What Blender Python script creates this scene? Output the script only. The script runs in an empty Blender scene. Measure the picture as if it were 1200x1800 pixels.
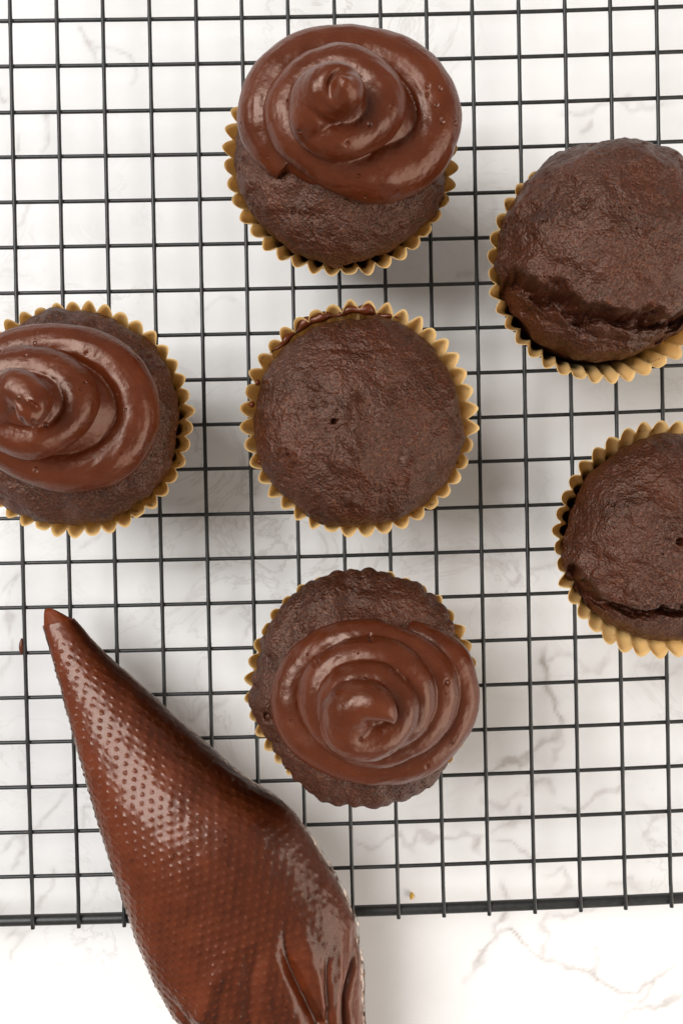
import bpy, math, random
import numpy as np
from mathutils import Matrix, Vector

S = 0.01                      # all modelling below is in centimetres, scaled to metres
rng = np.random.default_rng(7)
random.seed(7)
scene = bpy.context.scene
col = scene.collection

# ------------------------------------------------------------------ camera
F_PX, DIST = 1680.0, 34.71    # focal length in photo pixels, lens height above the rack top (cm)
CLEAR = 2.3                   # rack top above the marble (cm)
R_FIT = np.array([[0.99969894, 0.0224112, -0.00998834],
                  [-0.02252826, 0.99967697, -0.01176537],
                  [0.00972144, 0.01198685, 0.9998809]])
T_FIT = np.array([-11.9593607, -17.7785989, 34.3855954])
nrm = R_FIT[:, 2]
zw = -nrm
xw = np.array([1.0, 0, 0]) - nrm[0] * nrm
xw /= np.linalg.norm(xw)
yw = np.cross(zw, xw)
M = np.array([xw, yw, zw])    # lens frame -> world
cam_data = bpy.data.cameras.new('camera')
cam = bpy.data.objects.new('camera', cam_data)
col.objects.link(cam)
cam_data.sensor_fit = 'VERTICAL'
cam_data.sensor_height = 36.0
cam_data.lens = 36.0 * F_PX / 1800.0
cam_data.clip_start = 0.01
cam_data.clip_end = 50.0
m4 = Matrix.Identity(4)
for r in range(3):
    m4[r][0] = M[r, 0]
    m4[r][1] = -M[r, 1]
    m4[r][2] = -M[r, 2]
m4[2][3] = DIST * S
cam.matrix_world = m4
scene.camera = cam

# ------------------------------------------------------------------ light
world = bpy.data.worlds.new('World')
scene.world = world
world.use_nodes = True
bg = world.node_tree.nodes['Background']
bg.inputs[0].default_value = (1.0, 0.925, 0.855, 1)
bg.inputs[1].default_value = 0.40


def area(name, loc, target, sx, sy, power, colour):
    d = bpy.data.lights.new(name, 'AREA')
    d.shape = 'RECTANGLE'
    d.size, d.size_y, d.energy, d.color = sx, sy, power, colour
    o = bpy.data.objects.new(name, d)
    col.objects.link(o)
    o.location = loc
    o.rotation_euler = (Vector(target) - Vector(loc)).to_track_quat('-Z', 'Y').to_euler()
    return o


area('window_light', (-0.95, 0.46, 1.52), (0, 0, 0), 1.1, 1.10, 39.0, (1.0, 1.0, 1.0))
area('fill_light', (1.7, -0.75, 0.85), (0, 0, 0), 2.2, 1.4, 38.0, (1.0, 0.90, 0.80))   # added fill lamp out of view, lifts and warms the shadows

scene.view_settings.view_transform = 'Standard'
scene.view_settings.look = 'None'
scene.view_settings.gamma = 1.0
scene.view_settings.use_curve_mapping = False
scene.view_settings.exposure = 0.0
scene.cycles.max_bounces = 8
scene.cycles.transparent_max_bounces = 12
scene.cycles.use_denoising = True


# ------------------------------------------------------------------ helpers
def P(u, v, h):
    """photo pixel -> world xy (cm) at height h (cm) above the rack top"""
    d = M @ np.array([(u - 600.0) / F_PX, (v - 900.0) / F_PX, 1.0])
    t = (DIST - h) / (-d[2])
    return np.array([d[0] * t, d[1] * t])


_perm = np.random.default_rng(11).permutation(256)
_perm = np.concatenate([_perm, _perm, _perm])
_g = np.random.default_rng(12).normal(size=(256, 3))
_g /= np.linalg.norm(_g, axis=1)[:, None]


def noise(p):
    p = np.asarray(p, float)
    i = np.floor(p).astype(int)
    f = p - i
    i &= 255
    w = f * f * f * (f * (f * 6 - 15) + 10)
    out = 0
    for dx in (0, 1):
        for dy in (0, 1):
            for dz in (0, 1):
                g = _g[_perm[_perm[_perm[i[:, 0] + dx] + i[:, 1] + dy] + i[:, 2] + dz]]
                d = g[:, 0] * (f[:, 0] - dx) + g[:, 1] * (f[:, 1] - dy) + g[:, 2] * (f[:, 2] - dz)
                wt = (w[:, 0] if dx else 1 - w[:, 0]) * (w[:, 1] if dy else 1 - w[:, 1]) * (w[:, 2] if dz else 1 - w[:, 2])
                out = out + wt * d
    return out


def fbm(p, scale, octs=4, seed=0.0, gain=0.5):
    p = np.asarray(p, float) * scale + seed * 17.31
    a, s = 1.0, 0.0
    for _ in range(octs):
        s = s + a * noise(p)
        p = p * 2.03 + 5.7
        a *= gain
    return s


def smooth(x, a, b):
    t = np.clip((x - a) / (b - a), 0, 1)
    return t * t * (3 - 2 * t)


def polydist(xy, pts):
    """distance, side sign and parameter of the nearest point on a polyline"""
    pts = np.asarray(pts, float)
    best = np.full(len(xy), 1e9)
    side = np.zeros(len(xy))
    par = np.zeros(len(xy))
    n = len(pts) - 1
    for k in range(n):
        a, b = pts[k], pts[k + 1]
        ab = b - a
        t = np.clip(((xy - a) @ ab) / (ab @ ab), 0, 1)
        q = xy - (a + t[:, None] * ab)
        d = np.hypot(q[:, 0], q[:, 1])
        m = d < best
        best = np.where(m, d, best)
        cr = ab[0] * (xy[:, 1] - a[1]) - ab[1] * (xy[:, 0] - a[0])
        side = np.where(m, np.sign(cr), side)
        par = np.where(m, (k + t) / n, par)
    return best, side, par


def catmull(pts, n):
    pts = np.asarray(pts, float)
    ts = np.linspace(0, len(pts) - 1, n)
    k = np.clip(np.floor(ts).astype(int), 0, len(pts) - 2)
    t = (ts - k)[:, None]
    p0 = pts[np.clip(k - 1, 0, None)]
    p1, p2 = pts[k], pts[k + 1]
    p3 = pts[np.clip(k + 2, None, len(pts) - 1)]
    return 0.5 * (2 * p1 + (p2 - p0) * t + (2 * p0 - 5 * p1 + 4 * p2 - p3) * t ** 2 + (3 * p1 - p0 - 3 * p2 + p3) * t ** 3)


def grid_faces(n, m, wrap):
    """quads of an n x m vertex grid (rows n, columns m), columns wrapped if asked"""
    i = np.arange(n - 1)[:, None]
    j = np.arange(m if wrap else m - 1)[None, :]
    j2 = (j + 1) % m
    return np.stack([i * m + j, i * m + j2, (i + 1) * m + j2, (i + 1) * m + j], -1).reshape(-1, 4)


def mesh_from(name, v, quads, extra=None):
    me = bpy.data.meshes.new(name)
    v = np.asarray(v, float) * S
    q = np.asarray(quads, np.int32)
    loops = q.ravel()
    starts = np.arange(len(q)) * 4
    if extra:
        for f in extra:
            starts = np.append(starts, len(loops))
            loops = np.append(loops, f)
    me.vertices.add(len(v))
    me.vertices.foreach_set('co', v.ravel())
    me.loops.add(len(loops))
    me.loops.foreach_set('vertex_index', loops.astype(np.int32))
    me.polygons.add(len(starts))
    me.polygons.foreach_set('loop_start', starts.astype(np.int32))
    me.update(calc_edges=True)
    me.polygons.foreach_set('use_smooth', np.ones(len(starts), bool))
    me.validate()
    return me


def obj(name, me, mat, parent=None, loc=None):
    o = bpy.data.objects.new(name, me)
    col.objects.link(o)
    if mat is not None and not me.materials:
        me.materials.append(mat)
    if parent is not None:
        o.parent = parent
    if loc is not None:
        o.location = Vector(loc) * S
    return o


def thing(name, label, cat, loc=(0, 0, 0), group=None):
    o = bpy.data.objects.new(name, None)
    col.objects.link(o)
    o.empty_display_size = 0.01
    o.location = Vector(loc) * S
    o['label'] = label
    o['category'] = cat
    if group:
        o['group'] = group
    return o


def normals(me):
    n = np.empty(len(me.vertices) * 3, np.float32)
    me.vertices.foreach_get('normal', n)
    return n.reshape(-1, 3).astype(float)


def coords(me):
    n = np.empty(len(me.vertices) * 3, np.float32)
    me.vertices.foreach_get('co', n)
    return n.reshape(-1, 3).astype(float) / S


def set_coords(me, v):
    me.vertices.foreach_set('co', (v * S).astype(np.float32).ravel())
    me.update()


def tube(path, radii, seg=10, caps=True):
    """swept tube verts / quads / cap ngons along a 3D path"""
    path = np.asarray(path, float)
    n = len(path)
    radii = np.broadcast_to(radii, (n,))
    tan = np.gradient(path, axis=0)
    tan /= np.linalg.norm(tan, axis=1)[:, None] + 1e-12
    up = np.array([0, 0, 1.0])
    if abs(tan[0] @ up) > 0.9:
        up = np.array([1.0, 0, 0])
    verts = []
    a = np.arange(seg) / seg * 2 * np.pi
    u = up - (up @ tan[0]) * tan[0]
    u /= np.linalg.norm(u)
    for k in range(n):
        u = u - (u @ tan[k]) * tan[k]
        u /= np.linalg.norm(u) + 1e-12
        w = np.cross(tan[k], u)
        verts.append(path[k] + radii[k] * (np.cos(a)[:, None] * u + np.sin(a)[:, None] * w))
    v = np.concatenate(verts)
    ex = [list(range(seg))[::-1], list(range((n - 1) * seg, n * seg))] if caps else None
    return v, grid_faces(n, seg, True), ex


# ------------------------------------------------------------------ materials
def nodemat(name):
    m = bpy.data.materials.new(name)
    m.use_nodes = True
    nt = m.node_tree
    return m, nt, nt.nodes['Principled BSDF'], nt.nodes['Material Output']


def N(nt, kind, **kw):
    n = nt.nodes.new(kind)
    for k, v in kw.items():
        setattr(n, k, v)
    return n


def noise_node(nt, co, scale, detail=4, rough=0.55, dist=0.0):
    n = N(nt, 'ShaderNodeTexNoise')
    n.inputs['Scale'].default_value = scale
    n.inputs['Detail'].default_value = detail
    n.inputs['Roughness'].default_value = rough
    n.inputs['Distortion'].default_value = dist
    nt.links.new(co, n.inputs['Vector'])
    return n.outputs['Fac']


def ramp(nt, fac, stops):
    r = N(nt, 'ShaderNodeValToRGB')
    e = r.color_ramp.elements
    while len(e) < len(stops):
        e.new(0.5)
    for k, (p, c) in enumerate(stops):
        e[k].position = p
        e[k].color = c if len(c) == 4 else (*c, 1)
    nt.links.new(fac, r.inputs[0])
    return r.outputs[0]


def mixc(nt, fac, a, b, mode='MIX'):
    n = N(nt, 'ShaderNodeMix', data_type='RGBA', blend_type=mode)
    for sock, val in ((0, fac), (6, a), (7, b)):
        if isinstance(val, (int, float)):
            n.inputs[sock].default_value = val
        elif isinstance(val, tuple):
            n.inputs[sock].default_value = (*val, 1) if len(val) == 3 else val
        else:
            nt.links.new(val, n.inputs[sock])
    return n.outputs[2]


def math_node(nt, op, a, b=None, clamp=False):
    n = N(nt, 'ShaderNodeMath', operation=op, use_clamp=clamp)
    for k, val in enumerate((a, b)):
        if val is None:
            continue
        if isinstance(val, (int, float)):
            n.inputs[k].default_value = val
        else:
            nt.links.new(val, n.inputs[k])
    return n.outputs[0]


def bump(nt, height, dist, strength=1.0, prev=None):
    b = N(nt, 'ShaderNodeBump')
    b.inputs['Strength'].default_value = strength
    b.inputs['Distance'].default_value = dist
    nt.links.new(height, b.inputs['Height'])
    if prev is not None:
        nt.links.new(prev, b.inputs['Normal'])
    return b.outputs[0]


def objco(nt):
    return N(nt, 'ShaderNodeTexCoord').outputs['Object']


def make_cake_mat():
    m, nt, b, out = nodemat('chocolate_cake')
    co = objco(nt)
    big = noise_node(nt, co, 70, 4)
    fine = noise_node(nt, co, 620, 5, 0.65)
    vg = N(nt, 'ShaderNodeTexVoronoi')
    vg.inputs['Scale'].default_value = 1150
    nt.links.new(co, vg.inputs['Vector'])
    soft = noise_node(nt, co, 1700, 2, 0.6)
    grain = math_node(nt, 'ADD', math_node(nt, 'MULTIPLY', vg.outputs['Distance'], 0.55), math_node(nt, 'MULTIPLY', soft, 0.55))
    crumb = noise_node(nt, co, 2600, 2, 0.6)
    c = ramp(nt, big, [(0.3, (0.026, 0.0054, 0.0018)), (0.7, (0.060, 0.0138, 0.0046))])
    c = mixc(nt, ramp(nt, grain, [(0.58, (0, 0, 0)), (0.80, (0.7, 0.7, 0.7))]), c, (0.105, 0.032, 0.0135))
    c = mixc(nt, ramp(nt, grain, [(0.34, (0.9, 0.9, 0.9)), (0.46, (0, 0, 0))]), c, (0.016, 0.0045, 0.0022))
    nt.links.new(c, b.inputs['Base Color'])
    moist = noise_node(nt, co, 110, 3)
    r = ramp(nt, math_node(nt, 'ADD', math_node(nt, 'MULTIPLY', fine, 0.45), math_node(nt, 'MULTIPLY', moist, 0.55)), [(0.38, (0.26, 0.26, 0.26)), (0.62, (0.48, 0.48, 0.48))])
    vo = N(nt, 'ShaderNodeTexVoronoi')
    vo.inputs['Scale'].default_value = 330
    nt.links.new(co, vo.inputs['Vector'])
    hole = ramp(nt, math_node(nt, 'ADD', vo.outputs['Distance'], math_node(nt, 'MULTIPLY', big, 0.9)), [(0.42, (0, 0, 0)), (0.56, (1, 1, 1))])
    nt.links.new(r, b.inputs['Roughness'])
    b.inputs['Specular IOR Level'].default_value = 0.55
    b.inputs['Specular Tint'].default_value = (1.0, 0.76, 0.64, 1)
    n00 = bump(nt, hole, 0.0005, 0.9)
    n0 = bump(nt, crumb, 0.00010, 1.0, n00)
    n1 = bump(nt, grain, 0.00042, 1.0, n0)
    n2 = bump(nt, fine, 0.00030, 1.0, n1)
    nt.links.new(n2, b.inputs['Normal'])
    return m


def make_frost_mat(name='chocolate_frosting', rough=0.27, k=1.0):
    m, nt, b, out = nodemat(name)
    co = objco(nt)
    big = noise_node(nt, co, 90, 3)
    fine = noise_node(nt, co, 1500, 4, 0.6)
    c = ramp(nt, big, [(0.3, (0.066 * k, 0.0118 * k, 0.0028 * k)), (0.7, (0.098 * k, 0.0195 * k, 0.0050 * k))])
    nt.links.new(c, b.inputs['Base Color'])
    r = ramp(nt, big, [(0.3, (rough - 0.05,) * 3), (0.7, (rough + 0.10,) * 3)])
    nt.links.new(r, b.inputs['Roughness'])
    b.inputs['Specular IOR Level'].default_value = 0.5
    b.inputs['Specular Tint'].default_value = (1.0, 0.78, 0.66, 1)
    b.inputs['Subsurface Weight'].default_value = 0.08
    b.inputs['Subsurface Radius'].default_value = (0.004, 0.0015, 0.0008)
    b.inputs['Subsurface Scale'].default_value = 0.35
    vo = N(nt, 'ShaderNodeTexVoronoi')
    vo.inputs['Scale'].default_value = 230
    vo.inputs['Randomness'].default_value = 1.0
    nt.links.new(co, vo.inputs['Vector'])
    sparse = math_node(nt, 'ADD', vo.outputs['Distance'], math_node(nt, 'MULTIPLY', ramp(nt, noise_node(nt, co, 140, 2), [(0.50, (1, 1, 1)), (0.60, (0, 0, 0))]), 0.5))
    pit = ramp(nt, sparse, [(0.10, (0, 0, 0)), (0.17, (1, 1, 1))])
    nt.links.new(bump(nt, fine, 0.00012, 0.6, bump(nt, pit, 0.0006, 0.9)), b.inputs['Normal'])
    return m


def make_paper_mat():
    m, nt, b, out = nodemat('waxed_paper')
    co = objco(nt)
    sep = N(nt, 'ShaderNodeSeparateXYZ')
    nt.links.new(co, sep.inputs[0])
    blot = noise_node(nt, co, 160, 4)
    # grease shows through the paper where the cake touches it, below the rim
    z = math_node(nt, 'ADD', sep.outputs[2], math_node(nt, 'MULTIPLY', math_node(nt, 'SUBTRACT', blot, 0.5), 0.010))
    grease = ramp(nt, math_node(nt, 'MULTIPLY', z, 25.0), [(0.55, (1, 1, 1)), (0.86, (0, 0, 0))])
    pale = ramp(nt, blot, [(0.3, (0.86, 0.600, 0.250)), (0.7, (0.90, 0.665, 0.320))])
    spot = ramp(nt, noise_node(nt, co, 210, 3, 0.6), [(0.64, (0, 0, 0)), (0.72, (0.75, 0.75, 0.75))])
    pale = mixc(nt, spot, pale, (0.30, 0.13, 0.045))
    c = mixc(nt, grease, pale, (0.20, 0.125, 0.062))
    nt.links.new(c, b.inputs['Base Color'])
    b.inputs['Roughness'].default_value = 0.45
    fib = noise_node(nt, co, 1800, 3)
    nt.links.new(bump(nt, fib, 0.00008, 0.5), b.inputs['Normal'])
    tr = N(nt, 'ShaderNodeBsdfTranslucent')
    nt.links.new(c, tr.inputs[0])
    mx = N(nt, 'ShaderNodeMixShader')
    mx.inputs[0].default_value = 0.38
    nt.links.new(b.outputs[0], mx.inputs[1])
    nt.links.new(tr.outputs[0], mx.inputs[2])
    nt.links.new(mx.outputs[0], out.inputs[0])
    return m


def make_wire_mat():
    m, nt, b, out = nodemat('black_coated_wire')
    co = objco(nt)
    n = noise_node(nt, co, 500, 4)
    c = ramp(nt, n, [(0.3, (0.010, 0.0106, 0.0102)), (0.75, (0.023, 0.024, 0.023))])
    nt.links.new(c, b.inputs['Base Color'])
    b.inputs['Roughness'].default_value = 0.42
    nt.links.new(bump(nt, noise_node(nt, co, 1400, 3), 0.0001, 0.6), b.inputs['Normal'])
    return m


def make_marble_mat():
    m, nt, b, out = nodemat('white_marble')
    co = objco(nt)
    at = N(nt, 'ShaderNodeAttribute', attribute_name='vein').outputs['Fac']
    cloud = noise_node(nt, co, 14, 5, 0.6)
    c = ramp(nt, cloud, [(0.36, (0.79, 0.785, 0.778)), (0.60, (0.860, 0.857, 0.850))])
    # faint hairline network, only inside cloudy patches
    ln = noise_node(nt, co, 26, 6, 0.62, 1.4)
    ridge = math_node(nt, 'ABSOLUTE', math_node(nt, 'SUBTRACT', ln, 0.5))
    hair = ramp(nt, ridge, [(0.0, (1, 1, 1)), (0.022, (0, 0, 0))])
    mask = ramp(nt, noise_node(nt, co, 9, 3), [(0.46, (0, 0, 0)), (0.62, (1, 1, 1))])
    h = math_node(nt, 'MULTIPLY', math_node(nt, 'MULTIPLY', hair, mask), 0.5)
    c = mixc(nt, h, c, (0.52, 0.485, 0.465))
    brk = ramp(nt, noise_node(nt, co, 120, 4), [(0.30, (0.35, 0.35, 0.35)), (0.65, (1, 1, 1))])
    c = mixc(nt, math_node(nt, 'MULTIPLY', at, brk), c, (0.42, 0.375, 0.352))
    nt.links.new(c, b.inputs['Base Color'])
    b.inputs['Roughness'].default_value = 0.38
    b.inputs['Specular IOR Level'].default_value = 0.35
    return m


def make_film_mat():
    m, nt, b, out = nodemat('clear_plastic_film')
    nt.nodes.remove(b)
    gl = N(nt, 'ShaderNodeBsdfGlossy')
    gl.inputs['Roughness'].default_value = 0.21
    gl.inputs['Color'].default_value = (1, 0.88, 0.80, 1)
    tp = N(nt, 'ShaderNodeBsdfTransparent')
    tp.inputs[0].default_value = (0.985, 0.975, 0.965, 1)
    fr = N(nt, 'ShaderNodeFresnel')
    fr.inputs[0].default_value = 1.38
    geo = N(nt, 'ShaderNodeNewGeometry')
    mx = N(nt, 'ShaderNodeMixShader')
    nt.links.new(fr.outputs[0], mx.inputs[0])
    nt.links.new(tp.outputs[0], mx.inputs[1])
    nt.links.new(gl.outputs[0], mx.inputs[2])
    nt.links.new(mx.outputs[0], out.inputs[0])
    return m


def make_plain(name, c, rough):
    m, nt, b, out = nodemat(name)
    co = objco(nt)
    n = noise_node(nt, co, 1200, 3)
    nt.links.new(ramp(nt, n, [(0.3, tuple(x * 0.8 for x in c)), (0.7, c)]), b.inputs['Base Color'])
    b.inputs['Roughness'].default_value = rough
    return m


CAKE = make_cake_mat()
FROST = make_frost_mat()
FILL = make_frost_mat('piped_chocolate_filling', 0.42, 1.6)
FILL.node_tree.nodes['Principled BSDF'].inputs['Specular IOR Level'].default_value = 0.2
PAPER = make_paper_mat()
WIRE = make_wire_mat()
MARBLE = make_marble_mat()
FILM = make_film_mat()
CRUMB = make_plain('golden_crumb', (0.72, 0.42, 0.06), 0.5)

# ------------------------------------------------------------------ marble tabletop
dx = 0.105
xs = np.concatenate([[-70, -50, -36], np.arange(-22, 22.01, dx), [36, 50, 70]])
ys = np.concatenate([[-75, -55, -40], np.arange(-27, 25.01, dx), [40, 55, 75]])
gx, gy = np.meshgrid(xs, ys)
xy = np.stack([gx.ravel(), gy.ravel()], 1)
p3 = np.c_[xy, np.zeros(len(xy))]
warp = np.stack([fbm(p3, 0.55, 5, 1), fbm(p3, 0.55, 5, 2)], 1) * 0.75
VEINS = [  # photo-pixel polylines, half width (cm), strength
    ([(815, 1730), (835, 1690), (865, 1655), (895, 1632), (930, 1670), (960, 1690), (1000, 1702), (1045, 1716), (1078, 1738), (1098, 1746), (1128, 1735), (1155, 1718), (1190, 1698)], .10, .42),
    ([(872, 1658), (868, 1630), (885, 1608), (890, 1580), (878, 1548)], .10, .36),
    ([(950, 1688), (962, 1652), (952, 1620), (990, 1612), (1065, 1598)], .07, .26),
    ([(1035, 1712), (1048, 1690), (1040, 1665)], .06, .3),
    ([(1090, 1800), (1125, 1772), (1170, 1760), (1205, 1745)], .07, .3),
    ([(1085, 1745), (1110, 1760), (1140, 1740), (1150, 1712)], .06, .28),
    ([(958, 1140), (953, 1165), (962, 1195), (974, 1232), (986, 1268), (970, 1300), (930, 1325), (872, 1350), (838, 1378)], .14, .55),
    ([(955, 1165), (985, 1150), (1030, 1180), (1060, 1165), (1070, 1140)], .08, .22),
    ([(968, 1345), (985, 1315), (990, 1270)], .09, .32),
    ([(978, 1418), (1045, 1397), (1086, 1388), (1090, 1362)], .08, .36),
    ([(845, 1400), (880, 1420), (900, 1400), (930, 1380), (965, 1375), (975, 1400)], .12, .30),
    ([(910, 1410), (915, 1440), (890, 1450), (862, 1470)], .10, .28),
    ([(690, 1462), (715, 1488), (755, 1482), (800, 1474), (836, 1470), (842, 1500)], .09, .34),
    ([(622, 1480), (650, 1492), (690, 1470), (735, 1500)], .09, .28),
    ([(800, 1475), (850, 1470), (900, 1480), (925, 1500), (935, 1530)], .08, .28),
    ([(880, 1545), (890, 1580), (900, 1600)], .06, .3),
    ([(1120, 1410), (1150, 1440), (1130, 1470), (1160, 1490)], .10, .25),
    ([(955, 1540), (990, 1525), (1000, 1560), (970, 1575)], .10, .22),
    ([(1065, 1560), (1110, 1545), (1130, 1570)], .08, .2),
    ([(850, 985), (905, 988), (912, 1012), (893, 1030)], .10, .3),
    ([(930, 1000), (965, 995), (980, 985)], .08, .2),
    ([(1120, 1165), (1165, 1180), (1200, 1170)], .12, .25),
    ([(138, 45), (152, 72), (166, 92), (168, 110)], .06, .38),
    ([(165, 85), (200, 85), (232, 105)], .06, .26),
    ([(232, 100), (240, 130), (228, 150)], .05, .2),
    ([(78, 196), (84, 225), (72, 268)], .05, .28),
    ([(34, 235), (32, 270)], .04, .25),
    ([(0, 155), (12, 178)], .06, .3),
    ([(28, 400), (48, 370), (60, 352)], .08, .22),
    ([(40, 1475), (75, 1440), (118, 1395)], .05, .30),
    ([(145, 1452), (168, 1412)], .04, .24),
    ([(0, 1500), (35, 1470), (40, 1500), (20, 1530)], .12, .26),
    ([(60, 1600), (88, 1565), (96, 1525)], .09, .24),
    ([(150, 1590), (175, 1545), (195, 1530)], .10, .2),
    ([(10, 1650), (45, 1640), (20, 1690)], .06, .22),
    ([(130, 1660), (152, 1650)], .05, .22),
    ([(0, 1050), (35, 1010), (20, 1090), (5, 1200)], .09, .24),
    ([(140, 965), (165, 950), (180, 935)], .06, .22),
    ([(385, 1080), (420, 1060), (440, 1080), (425, 1130)], .08, .24),
    ([(310, 1265), (360, 1240), (405, 1230)], .05, .22),
    ([(340, 525), (360, 545), (395, 520), (420, 530)], .07, .2),
    ([(865, 350), (870, 420), (855, 490)], .10, .2),
    ([(980, 200), (1040, 195), (1085, 175), (1110, 195), (1180, 180)], .09, .24),
    ([(1040, 210), (1020, 235)], .06, .26),
    ([(840, 500), (830, 480), (800, 485)], .08, .2),
]
vein = np.zeros(len(xy))
wxy = xy + warp
for pts, hw, st in VEINS:
    wp = np.array([P(u, v, -CLEAR) for u, v in pts])
    w0 = np.stack([fbm(np.c_[wp, np.zeros(len(wp))], 0.55, 5, 1), fbm(np.c_[wp, np.zeros(len(wp))], 0.55, 5, 2)], 1) * 0.75
    wp2 = wp + w0
    lo, hi = wp2.min(0) - 2.5, wp2.max(0) + 2.5
    k = np.where(((wxy > lo) & (wxy < hi)).all(1))[0]
    d, sd, t = polydist(wxy[k], catmull(wp2, len(wp2) * 5))
    wid = hw * (0.55 + 0.9 * np.abs(fbm(p3[k], 0.9, 2, 9)) * 2)
    wid = np.maximum(wid, .085)
    core = np.exp(-(d / wid) ** 2) * st
    halo = np.exp(-np.abs(d) / 0.55) * st * 0.20
    fade = smooth(t, 0, .12) * (1 - smooth(t, .88, 1))
    vein[k] = np.maximum(vein[k], (core + halo) * (0.35 + 0.65 * fade))
me = mesh_from('marble_tabletop', np.c_[xy, np.full(len(xy), -CLEAR)], grid_faces(len(ys), len(xs), False))
at = me.attributes.new('vein', 'FLOAT', 'POINT')
at.data.foreach_set('value', np.clip(vein * 1.8, 0, 1).astype(np.float32))
o = obj('marble_tabletop', me, MARBLE)
o['kind'] = 'structure'

# ------------------------------------------------------------------ wire cooling rack
SP, SR = 1.667, 1.667 * 0.98051
# small in-plane bow of the wires (cm), from the photographed crossings
OBS = [(0, 0, 20, 32.3), (2, 0, 181, 31.6), (4, 0, 345, 30.7), (0, 2, 21.7, 191), (0, 5, 24.3, 429), (2, 5, 189.3, 427.6), (4, 5, 352.7, 426),
       (10, 0, 830, 20), (10, 2, 832.5, 178.3), (14, 0, 1153.3, 9.3), (14, 1, 1155.5, 87.5), (14, 3, 1161, 242.7), (12, 0, 991, 15), (12, 2, 993, 173),
       (0, 12, 37.6, 990.8), (2, 12, 202, 987.6), (3, 12, 285.5, 986), (5, 12, 447.7, 982.8), (0, 14, 42, 1151), (0, 15, 44.2, 1229.6), (0, 18, 55, 1466), (0, 19, 57, 1543),
       (1, 18, 134.5, 1462), (1, 19, 137, 1541), (11, 15, 930, 1203.4), (11, 17, 934, 1358), (11, 19, 940, 1517.5), (10, 16, 850.5, 1284), (12, 16, 1013.5, 1278),
       (14, 16, 1176, 1273), (8, 19, 696.5, 1526), (14, 19, 1177, 1507.5)]


def grid_xy(i, j):
    c = R_FIT @ np.array([i * SP, j * SR, 0.0]) + T_FIT
    return (M @ c)[:2]


def basis(i, j):
    i, j = i / 14.0, j / 19.0
    return np.array([1, i, j, i * i, i * j, j * j, i * i * j, i * j * j, i ** 3 * 0 + i * i * i, j ** 3])


A = np.array([basis(i, j) for i, j, u, v in OBS])
B = np.array([P(u, v, 0) - grid_xy(i, j) for i, j, u, v in OBS])
COEF = np.linalg.lstsq(np.vstack([A, 0.25 * np.eye(10)]), np.vstack([B, np.zeros((10, 2))]), rcond=None)[0]


def rack_xy(i, j):
    ic, jc = min(max(i, -0.5), 14.6), min(max(j, -0.6), 20.0)
    return grid_xy(i, j) + basis(ic, jc) @ COEF


rack = thing('cooling_rack', 'black wire cooling rack with square mesh standing on white marble', 'cooling rack', (0, 0, -CLEAR))
I0, I1, J0, J1 = -3, 17, -3, 20
WR = 0.070
ZO = CLEAR          # rack parts are modelled relative to the rack base
for i in range(I0, I1 + 1):
    js = np.linspace(J0 - 0.12, J1 + 0.13, 186)
    wob = rng.normal(0, .012)
    pts = []
    for j in js:
        q = rack_xy(i, j)
        z = -WR
        if j > 19.55:                       # wires ride up over the edge rod
            z += 0.06 * smooth(np.array([j]), 19.5, 19.9)[0]
        pts.append((q[0] + wob, q[1], z + ZO + 0.004 * math.sin(i * 3.1 + j)))
    v, q4, ex = tube(pts, WR * (1 + .16 * np.exp(-((js - np.round(js)) / .10) ** 2)), 10)
    obj('wire', mesh_from('wire', v, q4, ex), WIRE, rack)
for j in range(J0, J1):
    iend = 14.02 if j == 15 else I1 + 0.1   # one cross wire stops short on the right
    wob = rng.normal(0, .012)
    pts = []
    for i in np.linspace(I0 - 0.1, iend, 60):
        q = rack_xy(i, j)
        pts.append((q[0], q[1] + wob, -WR * 2.75 + ZO + 0.004 * math.sin(j * 2.3 + i)))
    v, q4, ex = tube(pts, WR * 1.02, 10)
    obj('wire', mesh_from('wire', v, q4, ex), WIRE, rack)
# thick edge rods and legs
def rod(pts, r=0.2, name='edge_rod'):
    v, q4, ex = tube(np.array(pts), r, 16)
    return obj(name, mesh_from(name, v, q4, ex), WIRE, rack)


zr = ZO - 0.27
rod([(*rack_xy(i, 20), zr) for i in np.linspace(I0 - .1, I1 + .1, 60)])
rod([(*rack_xy(i, J0), zr) for i in np.linspace(I0 - .1, I1 + .1, 60)])
rod([(*rack_xy(I0 - .1, j), zr) for j in np.linspace(J0, 20, 60)])
rod([(*rack_xy(I1 + .1, j), zr) for j in np.linspace(J0, 20, 60)])
for i, j in ((I0 + .4, J0), (I1 - .4, J0), (I0 + .4, 20), (I1 - .4, 20)):
    q = rack_xy(i, j)
    q2 = rack_xy(i + 0.9, j)
    rod(catmull([(*q, zr - .1), (*q, 0.6), (*((q + q2) / 2), 0.18), (*q2, 0.6), (*q2, zr - .1)], 30), 0.18, 'leg')
# dab of frosting on the leftmost wire
q = P(39, 1137, 0)
v, q4, ex = tube(np.array([(q[0] - .03, q[1] + t, ZO - .07) for t in np.linspace(-.30, .30, 14)]), 0.095 * np.sin(np.linspace(.25, np.pi - .2, 14)) + .005, 12)
obj('frosting_smear', mesh_from('frosting_smear', v, q4, ex), FROST, rack)


# ------------------------------------------------------------------ cupcakes
RIM = 4.15


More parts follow.
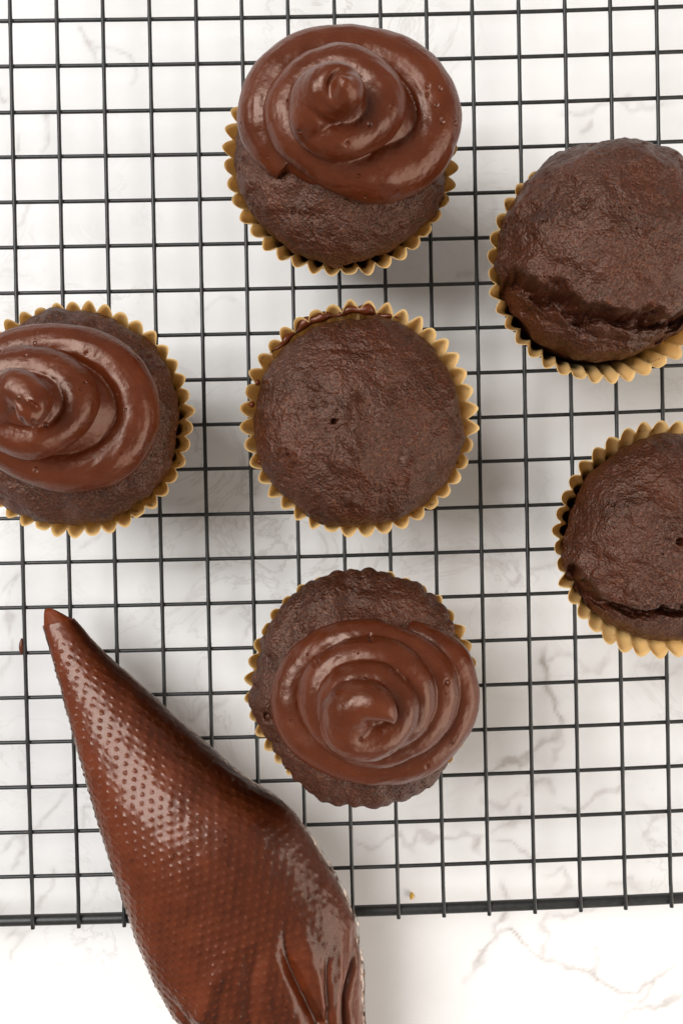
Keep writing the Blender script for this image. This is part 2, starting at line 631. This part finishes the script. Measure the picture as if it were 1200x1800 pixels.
def make_liner(parent, n=40, rt=3.50, rb=2.5, amp=.150, seed=0, lean=(0, 0), flare=()):
    per, lev = 14, 18
    nt_ = n * per
    th = np.arange(nt_) / nt_ * 2 * np.pi
    r0 = np.random.default_rng(100 + seed)
    # pleats of slightly uneven width, smoothly periodic
    ph = n * th
    for k in range(1, 6):
        ph = ph + r0.normal(0, .8 / k) * np.sin(k * th + r0.uniform(0, 6.28))
    idx = np.floor(ph / (2 * np.pi)).astype(int) % n
    pam = 1 + r0.normal(0, .26, n)[idx] * np.abs(np.sin(ph / 2))
    skew = 0.35 * np.sin(2 * th + r0.uniform(0, 6.28)) + .2 * np.sin(5 * th + seed)
    w = 2.0 * np.abs(np.sin(ph / 2 + 0.25 * skew * np.sin(ph))) ** 0.72 - 1.2
    pz = r0.normal(0, .055, n)[idx] * np.abs(np.sin(ph / 2))
    rows = []
    for k in range(lev):
        t = k / (lev - 1)
        r = rb + (rt - rb) * (t ** 0.92)
        r = r - .14 * t + 0.26 * smooth(np.array(t), .72, 1.0)
        fl = np.zeros(nt_)
        for (a, wd, amt) in flare:
            d = np.angle(np.exp(1j * (th - a)))
            fl += amt * np.exp(-(d / wd) ** 2) * smooth(np.array(t), .55, 1)
        a = amp * (0.35 + 0.65 * t)
        rr = r + a * w * pam + fl
        z = np.full(nt_, t * RIM) + t ** 3 * (pz + .05 * w) - 0.5 * np.clip(fl, 0, 1)
        rows.append(np.c_[rr * np.cos(th) + lean[0] * t, rr * np.sin(th) + lean[1] * t, z])
    v = np.concatenate(rows)
    me = mesh_from('paper_liner', v, grid_faces(lev, nt_, True), [list(range(nt_))[::-1]])
    o = obj('paper_liner', me, PAPER, parent)
    s = o.modifiers.new('thickness', 'SOLIDIFY')
    s.thickness = 0.00013
    s.offset = 0
    return o, v.reshape(lev, nt_, 3)


def make_cake(parent, seed, R=3.36, H=1.75, zb=RIM - .1, off=(0, 0), ell=(1, 1), feats=(), lump=1.0, pleat=None, power=0.92):
    nth, nr = 380, 120
    th = np.arange(nth) / nth * 2 * np.pi
    # profile: crown, shoulder, tuck, side wall
    a = np.linspace(0.0, 1.0, nr) ** 0.9
    prof = []
    for s in a[1:]:
        ang = s * np.pi / 2
        prof.append((R * math.sin(ang) ** power, zb + H * math.cos(ang) ** 1.0))
    prof += [(R * .985, zb - .12), (R * .95, zb - .28), (min(R * .93, 3.08), zb - .6), (2.9, zb - 1.4), (2.6, .6), (2.42, .12)]
    prof = np.array(prof)
    rr = prof[:, 0][:, None] * np.ones(nth)
    zz = prof[:, 1][:, None] * np.ones(nth)
    X = rr * np.cos(th)
    Y = rr * np.sin(th)
    n = len(prof)
    pts = np.stack([X, Y, zz], -1).reshape(-1, 3)
    # uneven edge
    ang = np.tile(th, n)
    edge = fbm(np.c_[np.cos(ang) * 1.6, np.sin(ang) * 1.6, np.full(len(ang), seed)], 1.0, 3, seed)
    topw = smooth(pts[:, 2], zb - .9, zb - .1)
    rad = np.hypot(pts[:, 0], pts[:, 1])
    k = 1 + topw * (0.05 * edge) * smooth(rad, .5, 3)
    pts[:, 0] *= k * (1 + (ell[0] - 1) * topw)
    pts[:, 1] *= k * (1 + (ell[1] - 1) * topw)
    if pleat:                                    # pleats pressed into an overhanging edge
        amp, cnt = pleat
        e = topw * smooth(rad, R * .86, R)
        q = 1 + e * amp * (np.abs(np.sin(ang * cnt / 2 + edge)) - .5) * (0.5 + 1.2 * np.abs(edge))
        pts[:, 0] *= q
        pts[:, 1] *= q
    pts[:, 0] += off[0] * topw
    pts[:, 1] += off[1] * topw
    pts = np.vstack([[[off[0], off[1], zb + H]], pts])
    quads = grid_faces(n, nth, True) + 1
    tri = [[0, 1 + (j + 1) % nth, 1 + j] for j in range(nth)]
    me = mesh_from('cake', pts, quads, tri + [list(range(1 + (n - 1) * nth, 1 + n * nth))[::-1]])
    nn = normals(me)
    if nn[0, 2] < 0:
        me.flip_normals()
        nn = -nn
    v = coords(me)
    topw = smooth(v[:, 2], zb - .7, zb + .1)
    d = 0.18 * lump * fbm(v, 0.55, 3, seed) + .085 * lump * fbm(v, 1.7, 3, seed + 3) + .022 * fbm(v, 7.0, 3, seed + 5)
    cr_ = np.abs(fbm(v, 1.5, 3, seed + 11))
    d = d - .05 * lump * np.exp(-(cr_ / .05) ** 2) * smooth(fbm(v, .8, 2, seed + 12), .0, .25)
    r1 = np.random.default_rng(500 + seed)
    wob_ = 1 + .4 * fbm(v, 2.5, 2, seed + 13)
    for _ in range(34):
        qa, qr = r1.uniform(0, 6.28), R * math.sqrt(r1.uniform(.02, .98))
        r_ = np.hypot(v[:, 0] - qr * math.cos(qa), v[:, 1] - qr * math.sin(qa)) * wob_
        w_ = r1.uniform(.06, .26)
        d = d + r1.choice([1, 1, 1, -1]) * w_ * r1.uniform(.18, .42) * np.exp(-(r_ / w_) ** 2)
    disp = nn * (d * topw)[:, None]
    dz = np.zeros(len(v))
    c = np.array([parent.location.x, parent.location.y]) / S
    for f in feats:
        kind = f[0]
        if kind == 'bump':                      # ('bump', px, py, h, radius, height)
            q = P(f[1], f[2], f[3]) - c
            r = np.hypot(v[:, 0] - q[0], v[:, 1] - q[1]) * (1 + .35 * fbm(v, 2.2, 2, seed + f[1]))
            dz += f[5] * np.exp(-(r / f[4]) ** 2)
        elif kind == 'pit':
            q = P(f[1], f[2], f[3]) - c
            r = np.hypot(v[:, 0] - q[0], v[:, 1] - q[1])
            dz -= f[5] * np.exp(-(r / f[4]) ** 4)
        elif kind == 'ridge':                   # ('ridge', pts, h, width, height)
            L = np.array([P(a_, b_, f[2]) - c for a_, b_ in f[1]])
            dd, sd, t = polydist(v[:, :2], catmull(L, 30))
            dd = dd * (1 + .5 * fbm(v, 1.6, 2, seed + 8))
            dz += f[4] * np.exp(-(dd / f[3]) ** 2) * (0.7 + .6 * fbm(v, 1.2, 2, seed + 2))
        elif kind == 'shelf':                   # ('shelf', pts, h, drop, groove): the outer side is lower, with a torn crease between
            L = np.array([P(a_, b_, f[2]) - c for a_, b_ in f[1]])
            dd, sd, t = polydist(v[:, :2] + np.stack([fbm(v, 1.1, 4, seed + 1), fbm(v, 1.1, 4, seed + 2)], 1) * .42, catmull(L, 50))
            sdist = dd * sd
            step = smooth(-sdist, -.16, .24)
            gv = np.exp(-((sdist + .20) / .20) ** 2) * (1 + .5 * fbm(v, 1.4, 3, seed + 6))
            rough_ = step * np.exp(-(sdist / .75) ** 2) * (.11 * fbm(v, 3.2, 4, seed + 4))
            lip = np.exp(-((sdist - .22) / .22) ** 2)
            dz += (-f[3] * step - f[4] * gv + rough_ + .07 * lip)
            rad_ = np.hypot(v[:, 0], v[:, 1])[:, None] + .01
            disp[:, :2] += v[:, :2] / rad_ * (lip * (1 - step) * .22 * topw)[:, None]
    v2 = v + disp
    v2[:, 2] += dz * topw
    set_coords(me, v2)
    return obj('cake', me, CAKE, parent)


def make_frosting(parent, rings, start, tip, seed, pits=(), grow=.12):
    """piped swirl: rope following shrinking rings (photo px: cx, cy, rx, ry, height, rope radius), clockwise"""
    c = np.array([parent.location.x, parent.location.y, 0]) / S
    K = []
    for (cx, cy, rx, ry, h, rope) in rings:
        q = P(cx, cy, h)
        sc = F_PX / (DIST - h)
        K.append((q[0], q[1], rx / sc - rope, ry / sc - rope, h, rope))
    K = np.array(K)
    turns = len(rings) - 1
    m = 120 * turns + 1
    tau = np.linspace(0, turns, m)
    ti = np.floor(tau)
    lo_ = np.where(ti < 1, .68, .15)
    te = ti + smooth((tau - ti - lo_) / (1 - lo_), 0, 1)
    pr = np.stack([np.interp(te, np.arange(len(K)), K[:, q]) for q in range(6)], 1)
    phi = math.radians(start) - 2 * np.pi * tau      # y up in the world: clockwise is negative
    path = np.stack([pr[:, 0] + pr[:, 2] * np.cos(phi), pr[:, 1] + pr[:, 3] * np.sin(phi), pr[:, 4]], 1)
    rad = pr[:, 5].copy()
    rad *= 1 + .05 * np.sin(tau * 9 + seed) + .04 * np.sin(tau * 23 + seed * 2)
    rad[:14] *= np.sqrt(np.linspace(.25, 1, 14))
    path[:14, 2] -= np.linspace(.18, 0, 14)
    # peak: last points of the rope lift off into a curled tip
    T = np.array([(*P(u, v_, h), h, r_) for (u, v_, h, r_) in tip])
    end = np.concatenate([[np.append(path[-1], rad[-1])], T])
    e = catmull(end, 60)[1:]
    path = np.vstack([path, e[:, :3]])
    rad = np.concatenate([rad, np.clip(e[:, 3], .03, None)])
    v, q4, ex = tube(path - c, rad, 28)
    allv, allq, exs = [v], [q4], list(ex)
    base = len(v)
    # core so that the swirl is solid
    prof = []
    for kk in range(len(K)):
        prof.append((max(K[kk, 2] + .1, .12), K[kk, 4] + K[kk, 5] * .1))
    prof.append((.55, K[-1, 4] + .62))
    prof.append((.25, K[-1, 4] + .86))
    prof = [(K[0, 2] + .25, K[0, 4] - K[0, 5] * .75)] + prof
    nseg = 48
    an = np.arange(nseg) / nseg * 2 * np.pi
    cv = []
    cen = np.vstack([K[:1, :2], K[:, :2], K[-1:, :2], K[-1:, :2]]) - c[:2]
    asp = np.concatenate([[K[0, 3] / K[0, 2]], K[:, 3] / np.maximum(K[:, 2], .2), [1.0, 1.0]])
    for (r_, z_), cc, as_ in zip(prof, cen, asp):
        cv.append(np.c_[cc[0] + r_ * np.cos(an), cc[1] + r_ * min(max(as_, .7), 1.2) * np.sin(an), np.full(nseg, z_)])
    cv = np.concatenate(cv)
    allq.append(grid_faces(len(prof), nseg, True) + base)
    exs += [[base + k_ for k_ in range(nseg)][::-1], [base + (len(prof) - 1) * nseg + k_ for k_ in range(nseg)]]
    allv.append(cv)
    me = mesh_from('frosting', np.concatenate(allv), np.concatenate(allq), exs)
    tmp = bpy.data.objects.new('tmp', me)
    col.objects.link(tmp)
    rm = tmp.modifiers.new('r', 'REMESH')
    rm.mode = 'VOXEL'
    rm.voxel_size = 0.040 * S
    sm = tmp.modifiers.new('s', 'SMOOTH')
    sm.factor = 0.5
    sm.iterations = 4
    dg = bpy.context.evaluated_depsgraph_get()
    me2 = bpy.data.meshes.new_from_object(tmp.evaluated_get(dg))
    bpy.data.objects.remove(tmp)
    me2.name = 'frosting'
    me2.materials.clear()
    v = coords(me2)
    nn = normals(me2)
    d = .060 * fbm(v, .9, 2, seed) + .013 * fbm(v, 3.0, 2, seed + 4) + .006 * fbm(v, 9.0, 2, seed + 6)
    # drag lines along the rope
    az = np.arctan2(v[:, 1], v[:, 0])
    d = d + .022 * noise(np.c_[np.cos(az) * 1.5, np.hypot(v[:, 0], v[:, 1]) * 4.5 + az, v[:, 2] * 4.5])
    for (u, w_, h, r_) in pits:
        q = P(u, w_, h) - c[:2]
        dd = np.hypot(v[:, 0] - q[0], (v[:, 1] - q[1]) * .8)
        d = d - np.exp(-(dd / r_) ** 4) * r_ * 1.3 * (nn[:, 2] > 0)
    set_coords(me2, v + nn * d[:, None])
    me2.polygons.foreach_set('use_smooth', np.ones(len(me2.polygons), bool))
    return obj('frosting', me2, FROST, parent)


def cupcake(px, py, label, group):
    q = P(px, py, RIM)
    return thing('chocolate_cupcake', label, 'cupcake', (q[0], q[1], 0.0), group)


FG, PG = 'frosted chocolate cupcakes on the rack', 'plain chocolate cupcakes on the rack'

# top: frosted
t = cupcake(598, 279, 'frosted chocolate cupcake nearest the top edge, swirl hanging over the back of its liner', FG)
make_liner(t, seed=1, rt=3.50)
make_cake(t, 1, R=3.40, H=1.9, off=(.05, .08), lump=1.1, feats=[('ridge', [(440, 330), (500, 420), (560, 440)], 5, .35, .12), ('ridge', [(600, 400), (680, 410), (750, 340)], 5, .4, .10), ('pit', 516, 376, 5, .09, .12)])
make_frosting(t, [(613, 212, 196, 167, 5.75, .86), (604, 199, 140, 118, 6.65, .74), (592, 190, 90, 90, 7.6, .62)], 222,
              [(548, 206, 7.9, .66), (562, 172, 8.2, .76), (590, 160, 8.6, .76), (606, 158, 9.0, .54), (604, 148, 9.3, .28), (597, 134, 9.42, .06)], 1,
              pits=[(750, 157, 6.4, .05), (772, 163, 6.3, .06), (750, 172, 6.4, .04), (775, 222, 6.2, .07), (797, 225, 6.0, .05), (648, 228, 7.6, .05), (610, 262, 7.6, .05), (684, 205, 7.2, .03), (765, 190, 6.4, .05)])

# left: frosted, cut by the frame
t = cupcake(133, 738, 'frosted chocolate cupcake at the left edge with a broad flat outer swirl', FG)
make_liner(t, seed=2, rt=3.52, n=42)
make_cake(t, 2, R=3.42, H=1.8, off=(-.05, .02), lump=1.0, feats=[('bump', 65, 905, 4.8, .35, .12), ('ridge', [(270, 650), (300, 720), (300, 800)], 4.8, .3, .12)])
make_frosting(t, [(95, 722, 186, 156, 5.5, .74), (62, 719, 136, 112, 6.5, .68), (48, 716, 95, 86, 7.4, .58)], 205,
              [(6, 706, 7.85, .60), (30, 684, 8.2, .58), (60, 702, 8.45, .52), (54, 724, 8.66, .40), (40, 716, 8.9, .22), (26, 700, 9.0, .05)], 2,
              pits=[(52, 743, 8.3, .07), (72, 745, 8.2, .05), (98, 628, 7.2, .03), (46, 625, 7.2, .03), (58, 824, 6.9, .06), (150, 620, 6.4, .04), (4, 620, 6.8, .06), (205, 690, 6.4, .03)])

# bottom: frosted
t = cupcake(637, 1204, 'frosted chocolate cupcake beside the piping bag, glossy swirl on a ragged overhanging cake', FG)
make_liner(t, seed=3, rt=3.50)
make_cake(t, 3, R=3.58, H=1.6, zb=RIM + .12, off=(-.02, -.06), ell=(.95, 1.07), lump=1.2, pleat=(.030, 40), feats=[('pit', 472, 1258, 5, .12, .25), ('bump', 466, 1238, 5, .16, .10), ('bump', 470, 1272, 4.9, .14, .10)])
make_frosting(t, [(661, 1222, 186, 158, 5.5, .66), (652, 1222, 152, 132, 6.2, .60), (650, 1226, 118, 106, 6.95, .56), (650, 1240, 84, 80, 7.7, .52)], 68,
              [(702, 1246, 7.8, .56), (666, 1294, 7.95, .62), (612, 1288, 8.15, .72), (612, 1248, 8.45, .74), (645, 1234, 8.8, .60), (678, 1250, 9.02, .34), (692, 1270, 9.0, .06)], 3,
              pits=[(650, 1120, 6.9, .055), (554, 1161, 6.4, .05), (560, 1156, 6.4, .04), (782, 1195, 6.4, .06), (634, 1294, 8.4, .05), (750, 1345, 6.0, .05)])

# centre: plain
t = cupcake(631, 737, 'plain round chocolate cupcake in the centre with chocolate smeared on its liner', PG)
lin, lv = make_liner(t, seed=4, rt=3.52, amp=.160)
make_cake(t, 4, R=3.36, H=1.75, off=(-.02, -.12), lump=.9, feats=[
    ('ridge', [(622, 712), (622, 760), (628, 800)], 5.9, .20, .36), ('ridge', [(585, 806), (630, 822)], 5.9, .20, .20),
    ('pit', 587, 740, 5.9, .075, .3), ('bump', 500, 795, 5.2, .13, .24), ('bump', 516, 805, 5.2, .14, .24), ('pit', 508, 800, 5.2, .05, .1),
    ('ridge', [(720, 815), (722, 850)], 5.6, .16, .22), ('bump', 616, 880, 5.2, .2, .24), ('bump', 795, 705, 4.8, .2, .22),
    ('ridge', [(560, 612), (640, 616), (680, 610)], 5.4, .09, -.07), ('ridge', [(650, 740), (680, 736)], 6, .05, -.04), ('pit', 690, 790, 5.8, .5, .10), ('ridge', [(745, 880), (770, 850), (790, 830)], 4.8, .2, -.16)])
# smear of frosting caught in the pleats at the back of the liner
a0, a1 = math.radians(143), math.radians(68)
th = np.linspace(a0, a1, 90)
rr = 3.50 + .03 * np.sin(th * 31) + .05 * np.sin(th * 13)
path = np.c_[rr * np.cos(th), rr * np.sin(th), RIM - .22 + .06 * np.sin(th * 17)]
rad = .16 * (0.75 + .5 * np.sin(th * 22) * np.sin(th * 9 + 1)) * np.clip(np.minimum((th - a1), (a0 - th)) * 6, .15, 1)
v, q4, ex = tube(path, np.clip(rad, .03, None), 12)
obj('frosting_smear', mesh_from('frosting_smear', v, q4, ex), FROST, t)
for aa, zz in ((math.radians(203), -.12), (math.radians(172), -.1), (math.radians(160), -.12)):
    th = np.linspace(aa - .03, aa + .03, 14)
    path = np.c_[3.46 * np.cos(th), 3.46 * np.sin(th), np.full(14, RIM + zz)]
    v, q4, ex = tube(path, .10 * np.sin(np.linspace(.3, 2.85, 14)), 10)
    obj('frosting_smear', mesh_from('frosting_smear', v, q4, ex), FROST, t)

# upper right: plain, split crown
t = cupcake(1062, 466, 'plain chocolate cupcake at the upper right with a cracked sunken lip along its front', PG)
make_liner(t, seed=5, rt=3.54)
make_cake(t, 5, R=3.46, H=3.0, off=(.14, .44), lump=1.1, feats=[
    ('shelf', [(820, 455), (880, 472), (930, 492), (985, 532), (1050, 556), (1130, 560), (1200, 540), (1290, 500)], 5.0, .42, .80), ('ridge', [(890, 515), (950, 560), (1050, 598), (1200, 600)], 4.7, .10, -.20), ('ridge', [(930, 590), (1000, 610), (1090, 612)], 4.6, .08, -.12),
    ('ridge', [(1200, 388), (1150, 400), (1110, 440)], 6.3, .28, .25), ('bump', 1066, 410, 6.3, .15, .16), ('ridge', [(1130, 290), (1160, 300)], 6.2, .4, .14),
    ('ridge', [(1060, 330), (1070, 350)], 6.3, .2, -.08), ('ridge', [(900, 590), (960, 630), (1040, 640)], 4.6, .3, .12), ('bump', 918, 452, 5, .1, .1)])

# lower right: plain, cut by the frame
t = cupcake(1174, 947, 'plain chocolate cupcake at the right edge, liner flaring open under its front', PG)
make_liner(t, seed=6, rt=3.48, flare=((math.radians(250), .55, .22), (math.radians(100), .5, .1)))
make_cake(t, 6, R=3.36, H=2.3, off=(.12, .0), lump=.9, feats=[
    ('shelf', [(950, 915), (998, 985), (1035, 1022), (1085, 1050), (1150, 1060), (1230, 1056), (1330, 1010)], 4.9, .60, .75),
    ('ridge', [(1150, 885), (1170, 900), (1195, 925)], 6.4, .16, .12), ('pit', 1198, 953, 6.4, .10, .35), ('bump', 1030, 950, 5.4, .30, .14), ('bump', 1078, 978, 5.9, .12, .10),
    ('ridge', [(1120, 985), (1160, 990), (1195, 975)], 6.2, .08, .07)])

# ------------------------------------------------------------------ piping bag
LPX = [(76, 1100), (97, 1165), (119, 1245), (145, 1335), (172, 1430), (205, 1535), (240, 1640), (275, 1728), (318, 1800), (385, 1880), (460, 1960), (560, 2040)]
RPX = [(130, 1087), (195, 1158), (270, 1225), (350, 1298), (425, 1362), (508, 1422), (572, 1518), (618, 1605), (634, 1700), (640, 1800), (660, 1890), (700, 1980)]
wpx = np.array([math.dist(a, b) for a, b in zip(LPX, RPX)])
bb = np.clip(0.30 * wpx / 51.0, .3, 1.75)      # half height of the filled bag (cm)
bb[-2:] *= .7
L3 = np.array([P(*p, b) for p, b in zip(LPX, bb)])
R3 = np.array([P(*p, b) for p, b in zip(RPX, bb)])
NS, NA = 520, 380
NTOP = 290
Ls, Rs = catmull(L3, NS), catmull(R3, NS)
bs = catmull(bb[:, None], NS)[:, 0]
cen = (Ls + Rs) / 2
half = np.linalg.norm(Rs - Ls, axis=1) / 2
cdir = (Rs - Ls) / (2 * half[:, None])
org = np.array([*P(340, 1500, 0), 0])
bag = thing('piping_bag', 'clear dimpled piping bag full of chocolate frosting lying across the rack corner', 'piping bag', org)
al = np.concatenate([np.arange(NTOP) / NTOP * np.pi, np.pi + np.arange(NA - NTOP) / (NA - NTOP) * np.pi])
arc_s = np.concatenate([[0], np.cumsum(np.linalg.norm(np.diff(cen, axis=0), axis=1))])
ca, sa = np.cos(al), np.sin(al)
sx = np.sign(ca) * np.abs(ca) ** .92
sz = np.where(sa > 0, sa, sa * .92)
sag = -1.0 * smooth(arc_s, 12.0, 17.5)          # beyond the rack edge the bag hangs a little


def bag_surface(grow, shrink_end=0):
    X = cen[:, None, :] + cdir[:, None, :] * ((half + grow)[:, None] * sx[None, :])[:, :, None]
    Z = bs[:, None] + (bs + grow)[:, None] * sz[None, :] + .02 + sag[:, None] * (0.2 + .0 * sz[None, :])
    return np.concatenate([X, Z[:, :, None]], 2)


def px_line(pts, h):
    return catmull(np.array([P(u, v_, h) for u, v_ in pts]), 30)


FOLDS = [  # line px, height, width, depth
    ([(497, 1632), (503, 1690), (528, 1750), (560, 1820)], 3.6, .20, .34),
    ([(575, 1665), (573, 1740), (580, 1810)], 3.0, .10, .16),
    ([(618, 1625), (622, 1690), (606, 1750), (612, 1820)], 2.4, .12, .30),
    ([(392, 1690), (372, 1740), (350, 1800)], 3.6, .30, -.14),
    ([(455, 1640), (440, 1720), (435, 1810)], 3.6, .28, .12),
    ([(520, 1625), (545, 1690), (568, 1780)], 3.5, .22, -.12),
    ([(596, 1640), (598, 1720), (592, 1800)], 2.8, .16, -.06),
    ([(300, 1730), (330, 1780), (350, 1820)], 2.2, .16, .14),
]


def bag_displace(v, film):
    nn = np.zeros_like(v)
    d = .05 * fbm(v, .5, 3, 31) + .018 * fbm(v, 2.2, 3, 33)
    up = smooth(v[:, 2], .3, 1.2)
    for pts, h, w, dep in FOLDS:
        dd, sd, t = polydist(v[:, :2], px_line(pts, h))
        dd = dd * (1 + .35 * fbm(v, 1.5, 2, 35))
        d = d - dep * np.exp(-(dd / w) ** 2) * smooth(t, 0.0, .5) * up
    late = smooth(np.repeat(arc_s, NA), 11.5, 15.5)
    d = d + late * .07 * fbm(v * np.array([1.6, .45, 1]), .9, 3, 36) * up
    return d


def build_bag(name, grow, film, mat):
    G = bag_surface(grow)
    v = G.reshape(-1, 3)
    # normals by finite difference
    du = np.roll(G, -1, 1) - np.roll(G, 1, 1)
    dv = np.gradient(G, axis=0)
    nn = np.cross(dv.reshape(-1, 3), du.reshape(-1, 3))
    nn /= np.linalg.norm(nn, axis=1)[:, None] + 1e-9
    if nn[NTOP // 2 + NA * 100, 2] < 0:
        nn = -nn
    G0 = bag_surface(0)
    v0 = G0.reshape(-1, 3)
    d = bag_displace(v0, film)
    if True:
        # embossed dots of the non-slip film: hexagonal lattice on the unrolled sheet
        per = np.cumsum(np.linalg.norm(np.diff(G0, axis=1, append=G0[:, :1]), axis=2), axis=1)
        top = NTOP // 2
        fx = (per - per[:, top:top + 1]).ravel()
        fy = np.repeat(arc_s, NA)
        fx = fx + .06 * fbm(v0, .8, 2, 41)
        fy = fy + .06 * fbm(v0, .8, 2, 42)
        a_, b_ = .325, .275
        row = np.round(fy / b_)
        ox = (row % 2) * .5 * a_
        ddx = fx - ox - a_ * np.round((fx - ox) / a_)
        ddy = fy - b_ * row
        dot = np.exp(-((ddx ** 2 + ddy ** 2) / .052 ** 2))
        sidef = 1 - .55 * smooth(np.tile(np.cos(al), NS), -.15, .75)
        far = 1 - .3 * smooth(fy, 12, 17)
        d = d + .036 * dot * sidef * far * (0.8 + .5 * fbm(v0, 1.3, 2, 44)) * smooth(fy, .5, 1.2)
    v2 = v + nn * d[:, None]
    v2[:, 2] = np.maximum(v2[:, 2], .02 + np.repeat(sag, NA) * .2 + (0 if film else .03))
    return v2 - org


v = build_bag('bag_film', .030, True, FILM)
# open cut end at the tip, gathered end far out of frame
film = obj('bag_film', mesh_from('bag_film', v, grid_faces(NS, NA, True), [list(range((NS - 1) * NA, NS * NA))]), FILM, bag)
v = build_bag('frosting_filling', -.020, False, FILL)
apex = np.array([*P(81, 1066, .45), .45]) - org
mid = np.array([*P(100, 1084, .5), .5]) - org
ring0 = v[:NA]
extra_rows = []
for k, s in enumerate((0.96, .80, .60, .36, .14)):
    cpt = apex + (ring0.mean(0) - apex) * s ** 1.0
    sh = (ring0 - ring0.mean(0)) * (s ** .8) * .95
    row = cpt + sh + .03 * noise((ring0 + k) * 4.0)[:, None]
    extra_rows.insert(0, row)
allv = np.concatenate(extra_rows + [v])
obj('frosting_filling', mesh_from('frosting_filling', allv, grid_faces(NS + 5, NA, True), [list(range(NA))[::-1], list(range((NS + 4) * NA, (NS + 5) * NA))]), FILL, bag)


def fin(name, edge, sign, w0, seed, i0, i1):
    n = i1 - i0
    cols = 9
    rows = []
    wv = w0 * (0.55 + .45 * np.sin(np.linspace(0, np.pi, n))) * (1 + 1.2 * fbm(np.c_[arc_s[i0:i1], np.zeros(n), np.zeros(n)], .9, 3, seed))
    for c_ in range(cols):
        s = c_ / (cols - 1)
        p = edge[i0:i1] + sign * cdir[i0:i1] * (wv * s - .05 * (1 - s))[:, None]
        z = bs[i0:i1] + .02 + sag[i0:i1] * .2 + (.16 * s) * fbm(np.c_[arc_s[i0:i1] * 1.3, np.full(n, s), np.zeros(n)], 1.4, 3, seed + 2) * 2
        rows.append(np.c_[p, z])
    G = np.stack(rows, 1)
    o_ = obj(name, mesh_from(name, G.reshape(-1, 3) - org, grid_faces(n, cols, False)), FILM, bag)
    s_ = o_.modifiers.new('thickness', 'SOLIDIFY')
    s_.thickness = .0002
    return o_


fin('film_seam', Rs, 1, .10, 51, 160, 450)

# ------------------------------------------------------------------ crumb on the marble
q = P(723, 1573, -CLEAR)
ico_v, ico_q, ex = tube(np.array([(0, t, 0.09) for t in np.linspace(-.13, .13, 8)]), .09 * np.sin(np.linspace(.3, 2.7, 8)), 10)
ico_v = ico_v * (1 + .5 * fbm(ico_v, 8, 2, 3))[:, None]
c = obj('cake_crumb', mesh_from('cake_crumb', ico_v, ico_q, ex), CRUMB, None, (q[0], q[1], -CLEAR + .005))
c['label'] = 'tiny golden crumb on the marble seen through the rack near its bottom rod'
c['category'] = 'crumb'
